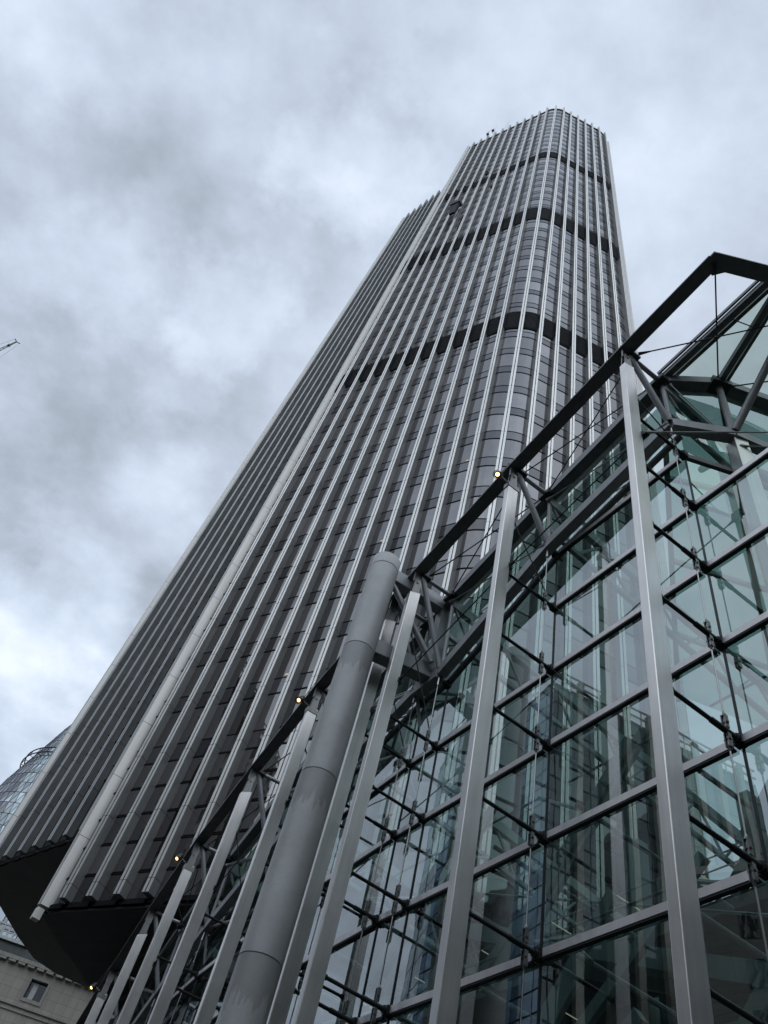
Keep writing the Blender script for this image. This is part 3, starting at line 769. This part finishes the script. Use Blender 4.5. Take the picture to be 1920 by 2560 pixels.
# ------------------------------------------------------------------ floodlights clamped to the post heads
FL = [(1, 'largest lit black floodlight, clamped to the post head highest on the slanting beam'),
      (4, 'lit floodlight clamped to the post head just left of the round grey column'),
      (6, 'small lit floodlight over the lowest window fins of the tower'),
      (8, 'smallest lit floodlight, at the lower end of the beam beside the stone wall')]
for i, lab in FL:
    p, n_, pz = st[i]; d = V((0, 0, 1)).cross(n_)
    if d.dot(HD) < 0: d = -d
    t = thing('floodlight', lab, 'floodlight', 'floodlights on the post heads')
    c = p + n_ * .46 + d * .02 + V((0, 0, pz - .28)); ax = (n_ * .55 - d * .30 + V((0, 0, -.80))).normalized()
    m = MB(); m.tube(c - ax * .13, c + ax * .10, .095, 16, .10); m.tube(c - ax * .17, c - ax * .13, .06, 12, .095); m.tube(c + ax * .10, c + ax * .15, .112, 16, .118, cap=False); m.build('housing', BLACKR, t, True)
    m = MB(); m.tube(c + ax * .104, c + ax * .112, .058, 16); m.build('lens', LAMP, t)
    m = MB(); m.tube(c - ax * .05, p + n_ * .17 + V((0, 0, pz - .36)), .03, 8); m.box(p + n_ * .0 + V((0, 0, pz - .50)), .20, .37, .16, tuple(d)); m.tube(c - d * .11, c + d * .11, .025, 8); m.build('clamp', FITT, t)
    m = MB(); e = p + n_ * .2 + V((0, 0, pz + .45))
    m.path([c - ax * .16, c - ax * .22 + V((0, 0, .1)), e + V((0, 0, -.1)) + n_ * .05, e + V((0, 0, .12)), p + V((0, 0, pz + .62))], .012, 6); m.build('cord', BLACKR, t)

# ================================================================== ROUND GLASS TOWER far left
rtow = thing('round_glass_tower', 'bulging round glass tower with diagonal lattice, far left behind the dark tower', 'tower')
Dg = 270; az = R(-14.75); gc = (Dg * math.sin(az), Dg * math.cos(az))
prof = [(0, 24.5), (20, 26.5), (50, 28), (66, 28.2), (90, 27), (110, 24.4), (128, 20.7), (140, 17.4), (154, 13.6), (165, 9.9), (174, 5.6), (180, .1)]
def gr(z):
    for (z0, r0), (z1, r1) in zip(prof, prof[1:]):
        if z0 <= z <= z1:
            u = (z - z0) / (z1 - z0); return r0 + (r1 - r0) * u
    return .1
NSEG = 36; zs = [4.15 * k for k in range(44)]
body = MB(); lat = MB()
for j in range(len(zs) - 1):
    for k in range(NSEG * 2):
        pts = []
        for (zz, off) in ((zs[j], j), (zs[j], j), (zs[j + 1], j + 1), (zs[j + 1], j + 1)): pass
        a0 = 2 * math.pi * (k + .5 * (j % 2)) / (NSEG * 2); st_ = 2 * math.pi / (NSEG * 2)
        P = lambda a, z: (gc[0] + gr(z) * math.cos(a), gc[1] + gr(z) * math.sin(a), z)
        A, B_, C_, D_ = P(a0, zs[j]), P(a0 + st_, zs[j]), P(a0 + st_ * 1.5, zs[j + 1]), P(a0 + st_ * .5, zs[j + 1])
        sp_ = (k - j * .5 * -1 + 3) % 12; mi = 1 if sp_ < 5 else 0
        body.add([A, B_, D_], [(0, 1, 2)], mi); body.add([B_, C_, D_], [(0, 1, 2)], mi)
        if zs[j] > 84 and math.sin(a0) < .35 and math.cos(a0) < .7:
            lat.tube(A, D_, .085, 4, cap=False); lat.tube(B_, D_, .085, 4, cap=False); lat.tube(D_, C_, .12, 4, cap=False)
body.build('glass_skin', [GHERK, GHERKD], rtow)
lat.build('lattice', GRIDL, rtow)
m = MB()
for z, r_ in ((137.5, gr(137.5) + 1.5), (139.6, gr(139.6) + 1.7)):
    pts = [V((gc[0] + r_ * math.cos(2 * math.pi * k / 60), gc[1] + r_ * math.sin(2 * math.pi * k / 60), z)) for k in range(61)]; m.path(pts, .22, 5)
for k in range(30):
    t = 2 * math.pi * k / 30; cs, sn = math.cos(t), math.sin(t)
    m.tube((gc[0] + (gr(137.5) + 1.5) * cs, gc[1] + (gr(137.5) + 1.5) * sn, 137.5), (gc[0] + (gr(139.6) + 1.7) * cs, gc[1] + (gr(139.6) + 1.7) * sn, 139.6), .12, 4)
    m.tube((gc[0] + gr(137.5) * cs, gc[1] + gr(137.5) * sn, 137.5), (gc[0] + (gr(137.5) + 1.5) * cs, gc[1] + (gr(137.5) + 1.5) * sn, 137.5), .12, 4)
m.build('maintenance_ring', BLACKR, rtow)
m = MB(); m.lathe([(gr(96) + .25, 95.4), (gr(96) + .45, 96), (gr(97) + .25, 97.4)], gc, 72); m.build('ledge_band', BLACKR, rtow)

# ================================================================== CRANE, far left
crane = thing('tower_crane', 'thin dark luffing crane jib tip against the clouds at the left edge', 'crane')
D_ = 200
def pol(azd, eld, D=D_): return V((D * math.sin(R(azd)), D * math.cos(R(azd)), 1.6 + D * math.tan(R(eld))))
tip = pol(-42.15, 47.0); foot = pol(-44.6, 34.5)
dj = (foot - tip).normalized(); sx = dj.cross(V((math.sin(R(-42)), math.cos(R(-42)), .9))).normalized(); sy = dj.cross(sx)
jm = MB(); LJ = (foot - tip).length
def jw(s_): return .2 + .42 * min(1, s_ / 9)
for e, f_ in ((1, 1), (1, -1), (-1, 0)):
    prev = None
    for k in range(0, 41):
        s_ = LJ * k / 40; q = tip + dj * s_ + sx * (e * jw(s_) * .5) + sy * (f_ * jw(s_) * .5)
        if prev is not None: jm.tube(prev, q, .12, 5)
        prev = q
for k in range(40):
    s0, s1 = LJ * k / 40, LJ * (k + 1) / 40
    jm.tube(tip + dj * s0 + sx * (jw(s0) * .5) + sy * (jw(s0) * .5), tip + dj * s1 - sx * (jw(s1) * .5), .08, 4)
jm.tube(tip, tip + dj * -.9 + sx * 1.0, .15, 6); jm.tube(tip, tip - dj * .3 - sx * 1.0, .15, 6); jm.box(tip + dj * 3.8, .7, .7, .7)
jm.build('jib', BLACKR, crane)
h = MB(); hp = tip - sx * 1.0 if (tip - sx * 1.0).x > (tip + sx * 1.0).x else tip + sx * 1.0
h.tube(hp, (hp.x, hp.y, 20), .05, 5); h.build('hoist_rope', GREYST, crane)
pr = MB(); oth = tip + sx * 1.0 if hp != tip + sx * 1.0 else tip - sx * 1.0
pr.tube(oth, foot + V((-6, 0, 16)), .06, 5); pr.build('pendant_rope', GREYST, crane)
ms = MB()
for a in (-1, 1):
    for b in (-1, 1): ms.tube((foot.x - 3 + a, foot.y + b, 0), (foot.x - 3 + a, foot.y + b, foot.z + 2), .15, 6)
for k in range(50):
    z = k * (foot.z / 50); ms.tube((foot.x - 4, foot.y - 1, z), (foot.x - 2, foot.y - 1, z + foot.z / 50), .08, 4); ms.tube((foot.x - 4, foot.y + 1, z), (foot.x - 4, foot.y - 1, z + foot.z / 50), .08, 4)
ms.box((foot.x - 3, foot.y, foot.z + 1), 5, 3, 2); ms.tube((foot.x - 6, foot.y, foot.z), (foot.x - 6, foot.y, foot.z + 16), .2, 6); ms.build('mast', BLACKR, crane)

# ================================================================== STONE BUILDING bottom left
sb = thing('stone_building', 'beige stone tiled building with a square dark window and white balustrade above', 'building')
Y0 = 90; X0, X1 = -48, 10
def wall_with_holes(mb, x0, x1, z0, z1, y, holes, mi=0):
    xs = sorted({x0, x1, *[h[0] for h in holes], *[h[1] for h in holes]}); zz = sorted({z0, z1, *[h[2] for h in holes], *[h[3] for h in holes]})
    for a, b in zip(xs, xs[1:]):
        for c, d in zip(zz, zz[1:]):
            cx, cz = (a + b) / 2, (c + d) / 2
            if any(h[0] < cx < h[1] and h[2] < cz < h[3] for h in holes): continue
            mb.quad((a, y, c), (b, y, c), (b, y, d), (a, y, d), mi)
holes = []
for kx in range(-5, 5):
    for z in (27.42, 21.6, 16.5, 11.4, 6.3): holes.append((-17.5 + kx * 6.2, -15.8 + kx * 6.2, z, z + 1.7))
m = MB(); wall_with_holes(m, X0, X1, 0, 30.1, Y0, holes)
m.quad((X0, Y0, 0), (X0, Y0 + 25, 0), (X0, Y0 + 25, 30.1), (X0, Y0, 30.1)); m.quad((X1, Y0, 0), (X1, Y0 + 25, 0), (X1, Y0 + 25, 30.1), (X1, Y0, 30.1))
m.quad((X0, Y0, 30.1), (X1, Y0, 30.1), (X1, Y0 + 25, 30.1), (X0, Y0 + 25, 30.1)); m.build('wall', STONE, sb)
for h_ in holes:
    x0, x1, z0, z1 = h_; m = MB()
    for a, b, c, d in ((x0 - .12, x0, z0 - .3, z1), (x1, x1 + .25, z0 - .3, z1 + .12), (x0 - .12, x1, z1, z1 + .12), (x0, x1, z0 - .3, z0)):
        m.box(((a + b) / 2, Y0 - .01, (c + d) / 2), b - a, .14, d - c)
    for a, c in (((x0, Y0), (x0, Y0 + .5)), ((x1, Y0), (x1, Y0 + .5))): m.quad((a[0], a[1], z0), (c[0], c[1], z0), (c[0], c[1], z1), (a[0], a[1], z1))
    m.quad((x0, Y0, z1), (x1, Y0, z1), (x1, Y0 + .5, z1), (x0, Y0 + .5, z1))
    f_ = m.build('window', TRIM, sb)
    m = MB(); m.quad((x0, Y0 + .42, z0), (x1, Y0 + .42, z0), (x1, Y0 + .42, z1), (x0, Y0 + .42, z1)); m.build('pane', CLEARW, f_)
    m = MB(); m.quad((x0 + .35, Y0 + .40, z0 + .05), (x0 + .85, Y0 + .40, z0 + .05), (x0 + .85, Y0 + .40, z1 - .15), (x0 + .35, Y0 + .40, z1 - .15)); m.build('blind', WHITE, f_)
m = MB()
for zc_, hh, out in ((30.25, .34, .35), (26.6, .16, .2), (26.2, .22, .12)): m.box(((X0 + X1) / 2, Y0 - out / 2, zc_), X1 - X0, out, hh)
for k in range(60):
    m.box((X0 + .5 + k * .98, Y0 - .30, 29.92), .7, .3, .18)
m.build('cornice', TRIM, sb)
m = MB(); m.hexa([(X0, Y0 + .3, 30.42), (X1, Y0 + .3, 30.42), (X1, Y0 + 6, 30.42), (X0, Y0 + 6, 30.42), (X0, Y0 + 1.3, 31.9), (X1, Y0 + 1.3, 31.9), (X1, Y0 + 6, 31.9), (X0, Y0 + 6, 31.9)]); m.build('mansard_roof', LEAD, sb)
bal = MB(); bx1 = -19.6
bal.box(((X0 + bx1) / 2, Y0 + 1.2, 32.0), bx1 - X0, .5, .28); bal.box(((X0 + bx1) / 2, Y0 + 1.2, 33.25), bx1 - X0, .3, .16); bal.box(((X0 + bx1) / 2, Y0 + 1.2, 32.62), bx1 - X0, .14, .10)
k = 0
while X0 + .4 + k * .62 < bx1: bal.box((X0 + .4 + k * .62, Y0 + 1.2, 32.62), .16, .24, 1.1); k += 1
bal.build('balustrade', WHITE, sb)
up_ = MB(); up_.box(((X0 - 20.5) / 2, Y0 + 8, 35.5), -20.5 - X0, 6, 7.2); up_.build('set_back_storey', PALEG, sb)
m = MB()
for k in range(12): m.box((X0 + 1 + k * 2.3, Y0 + 4.9, 35.5), .3, .2, 7.2)
for z in (34.2, 36.5): m.box(((X0 - 20.5) / 2, Y0 + 4.92, z), -20.5 - X0, .16, .25)
m.build('window_frame', WHITE, sb)

# ================================================================== BUILDINGS OPPOSITE (seen in the glass)
def block(name, label, c, e1, l1, e2, l2, h, mats, extras=None, roof=True):
    t = thing(name, label, 'building'); e1 = unit(*e1); e2 = unit(*e2); c = V((*c, 0))
    P = [c, c + e1 * l1, c + e1 * l1 + e2 * l2, c + e2 * l2]
    m = MB()
    for k in range(4):
        a, b = P[k], P[(k + 1) % 4]; m.quad((a.x, a.y, 0), (b.x, b.y, 0), (b.x, b.y, h), (a.x, a.y, h), 0 if k in (0, 2) else 1)
    m.build('wall', mats, t)
    m = MB(); m.prism([(p.x, p.y) for p in P], h, h + .6); m.build('roof', LEAD, t)
    return t, P, e1, e2
t, P, e1, e2 = block('blue_glass_tower', 'blue gridded glass tower with pale ribs, seen only reflected in the hall panes', (-49.4, 39.4), (-.857, -.516), 30, (-.46, .888), 9.5, 69, [DARKG, BLUEG])
m = MB(); nn = unit(e2.x, e2.y) * -1
for k in range(1, 9):
    q = P[0] + e1 * (k * 3.4) - e2 * .35; m.box((q.x, q.y, 35), .75, .6, 72, tuple(e1))
m.build('rib', TRIM, t)
m = MB()
for z in (70.4, 71.6): m.tube(P[0] - e2 * .2 + V((0, 0, z)), P[1] - e2 * .2 + V((0, 0, z)), .15, 6)
for k in range(15): q = P[0] + e1 * (k * 2.1) - e2 * .2; m.tube((q.x, q.y, 69), (q.x, q.y, 71.6), .1, 5)
m.build('roof_railing', WHITE, t)
m = MB(); q = P[3] + e2 * 3; m.box((q.x, q.y, 30), 8, 6, 60, tuple(e1)); m.build('stair_tower', BLUEG, t)
t, P, e1, e2 = block('pale_glass_tower', 'pale glass tower with long horizontal joints, seen only reflected in the hall panes', (-66, 62), (-.75, -.66), 11, (-.66, .75), 16, 84, [PALEG, PALEG])
m = MB()
for k in range(1, 5):
    q = P[0] + e1 * (k * 2.4) - e2 * .2; m.box((q.x, q.y, 42), .5, .45, 84, tuple(e1))
m.build('rib', WHITE, t)
def street_block(name, label, x0, y0, x1, y1, h, mat):
    t = thing(name, label, 'building'); m = MB(); m.prism([(x0, y0), (x1, y0), (x1, y1), (x0, y1)], 0, h); m.build('wall', mat, t)
    cor = MB(); cor.prism([(x0 - .4, y0 - .4), (x1 + .4, y0 - .4), (x1 + .4, y1 + .4), (x0 - .4, y1 + .4)], h, h + .7); cor.build('cornice', TRIM, t)
    # window rows on the two faces towards the hall
    w = MB()
    z = 4.0
    while z < h - 3:
        y = y0 + 2
        while y < y1 - 2:
            for xx, s_ in ((x0, -1), (x1, 1)):
                w.box((xx + s_ * .02, y + .8, z + 1.1), .08, 1.5, 2.2)
            y += 3.4
        x = x0 + 2
        while x < x1 - 2:
            w.box((x + .8, y1 + .02, z + 1.1), 1.5, .08, 2.2); x += 3.4
        z += 3.8
    tag(w.build('window', WIN, t), kind='stuff')
street_block('west_office', 'long stone office block west of the hall, seen only in reflections', -78, -35, -52, 26, 44, STONE2)
street_block('south_office', 'stone office block behind the viewer, seen only in reflections', -45, -62, 44, -34, 40, STONE2)
street_block('east_office', 'stone office block east of the hall beyond the pavement, seen only in reflections', 38, -62, 66, 20, 44, STONE2)

# ================================================================== SKY AND LIGHT
W = bpy.data.worlds.new('World'); S.world = W; W.use_nodes = True; t = NT(W)
out = t.n('OutputWorld'); bg = t.n('Background'); t.l(bg.outputs[0], out.inputs[0]); bg.inputs[1].default_value = .10
SUN_EL, SUN_AZ = R(55), R(20)        # veiled, behind the tower
sky = t.n('TexSky', sky_type='NISHITA', sun_disc=False, sun_elevation=SUN_EL, sun_rotation=SUN_AZ)
dirn = t.n('TexCoord').outputs['Generated']
xyz = sepz(t, dirn)
zz = t.math('ADD', t.math('MAXIMUM', xyz[2], 0.0), .12)
cv = t.n('CombineXYZ'); t.l(t.math('DIVIDE', xyz[0], zz), cv.inputs[0]); t.l(t.math('DIVIDE', xyz[1], zz), cv.inputs[1]); cv.inputs[2].default_value = 3.7
pl = cv.outputs[0]
n1 = t.noise(pl, 2.6, 9, .58); n2 = t.noise(pl, 8.5, 8, .58); n3 = t.noise(pl, .9, 3, .5)
base = t.math('ADD', t.math('ADD', t.math('MULTIPLY', n1, .70), t.math('MULTIPLY', n2, .60)), t.math('SUBTRACT', t.math('MULTIPLY', n3, .2), .235))
# cloud banks and breaks by direction
wob = t.n('TexNoise'); wob.inputs['Scale'].default_value = 8.0; wob.inputs['Detail'].default_value = 9; wob.inputs['Roughness'].default_value = .6; t.l(dirn, wob.inputs['Vector'])
wv = t.n('VectorMath', operation='MULTIPLY_ADD'); t.l(wob.outputs['Color'], wv.inputs[0]); wv.inputs[1].default_value = (.24, .24, .24)
off = t.n('VectorMath', operation='ADD'); t.l(dirn, off.inputs[0]); off.inputs[1].default_value = (-.12, -.12, -.12); t.l(off.outputs[0], wv.inputs[2])
nv = t.n('VectorMath', operation='NORMALIZE'); t.l(wv.outputs[0], nv.inputs[0])
def pixdir(px, py): return (MW @ cray(px, py)).normalized()
BANKS = [(120, 1560, 130, .26), (560, 760, 110, .22), (880, 420, 120, .24), (300, 1250, 120, .16), (160, 110, 110, .08), (200, 700, 110, .16), (450, 950, 90, .16), (150, 1850, 130, .14), (600, 250, 150, .10),
         (930, 280, 90, -0.143), (1000, 545, 70, -0.110), (230, 1000, 170, -0.121), (120, 1280, 140, -0.110), (380, 500, 260, -0.077), (620, 1050, 120, -0.066), (60, 420, 150, -0.066), (700, 620, 150, -0.044), (350, 1420, 120, -0.066),
         (1650, 400, 520, .06), (1400, 30, 300, .02)]
acc = base
for px, py, rad, s_ in BANKS:
    d = pixdir(px, py); ang = math.atan(rad / FPX) * 1.25
    dp = t.n('VectorMath', operation='DOT_PRODUCT'); t.l(nv.outputs[0], dp.inputs[0]); dp.inputs[1].default_value = d
    mr = t.n('MapRange', interpolation_type='SMOOTHSTEP'); mr.inputs['From Min'].default_value = math.cos(ang * 1.5); mr.inputs['From Max'].default_value = 1.0
    mr.inputs['To Min'].default_value = 0; mr.inputs['To Max'].default_value = s_
    t.l(dp.outputs['Value'], mr.inputs['Value']); acc = t.math('ADD', acc, mr.outputs[0])
def azel(a, e): return V((math.sin(R(a)) * math.cos(R(e)), math.cos(R(a)) * math.cos(R(e)), math.sin(R(e))))
for d, ang, s_ in ((azel(-104, 38), 38, .30), (azel(165, 42), 45, .28), (azel(110, 40), 40, .2)):      # thinner cloud over the viewer's shoulder
    dp = t.n('VectorMath', operation='DOT_PRODUCT'); t.l(nv.outputs[0], dp.inputs[0]); dp.inputs[1].default_value = d
    mr = t.n('MapRange', interpolation_type='SMOOTHSTEP'); mr.inputs['From Min'].default_value = math.cos(R(ang)); mr.inputs['From Max'].default_value = .97
    mr.inputs['To Min'].default_value = 0; mr.inputs['To Max'].default_value = s_
    t.l(dp.outputs['Value'], mr.inputs['Value']); acc = t.math('ADD', acc, mr.outputs[0])
cloud = t.ramp(acc, [(.22, (.30, .345, .405)), (.40, (.41, .465, .545)), (.56, (.495, .57, .685)), (.72, (.585, .67, .79)), (.86, (.69, .765, .87)), (1.0, (.79, .86, .94))])
cloud.node.color_ramp.interpolation = 'B_SPLINE'
cs_ = t.n('VectorMath', operation='SCALE'); t.l(cloud, cs_.inputs[0]); cs_.inputs['Scale'].default_value = 9.3; cloud = cs_.outputs[0]
gain = 1.0  # added boost to the unseen sky behind the viewer, brightens posts, fins and column
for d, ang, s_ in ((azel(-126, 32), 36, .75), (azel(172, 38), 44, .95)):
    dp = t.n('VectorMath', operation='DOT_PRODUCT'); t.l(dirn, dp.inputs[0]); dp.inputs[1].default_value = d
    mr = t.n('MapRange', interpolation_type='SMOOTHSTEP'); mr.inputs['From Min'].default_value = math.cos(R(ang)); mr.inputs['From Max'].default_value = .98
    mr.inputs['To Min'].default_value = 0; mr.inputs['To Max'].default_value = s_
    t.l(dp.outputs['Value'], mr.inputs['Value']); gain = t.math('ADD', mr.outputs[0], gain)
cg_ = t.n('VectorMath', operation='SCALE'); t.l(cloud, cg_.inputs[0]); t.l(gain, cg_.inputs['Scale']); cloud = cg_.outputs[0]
low = t.math('MULTIPLY', t.math('SUBTRACT', .35, xyz[2], clamp=True), .9)
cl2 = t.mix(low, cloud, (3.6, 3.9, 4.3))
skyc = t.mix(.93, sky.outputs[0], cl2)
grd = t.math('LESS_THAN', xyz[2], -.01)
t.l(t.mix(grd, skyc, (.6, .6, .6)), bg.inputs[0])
sun = bpy.data.lights.new('sun', 'SUN'); sun.energy = .6; sun.angle = R(30); sun.color = (1, .96, .9)
so = bpy.data.objects.new('sun', sun); COL.objects.link(so)
sd = V((math.sin(SUN_AZ) * math.cos(SUN_EL), math.cos(SUN_AZ) * math.cos(SUN_EL), math.sin(SUN_EL)))
so.rotation_euler = sd.to_track_quat('Z', 'Y').to_euler()

# ------------------------------------------------------------------ render settings
S.view_settings.view_transform = 'Standard'; S.view_settings.look = 'None'; S.view_settings.exposure = .42; S.view_settings.gamma = 1
S.render.engine = 'CYCLES'
c = S.cycles
c.max_bounces = 10; c.diffuse_bounces = 3; c.glossy_bounces = 5; c.transparent_max_bounces = 24; c.transmission_bounces = 4
c.caustics_reflective = False; c.caustics_refractive = False; c.sample_clamp_indirect = 6
c.use_denoising = True
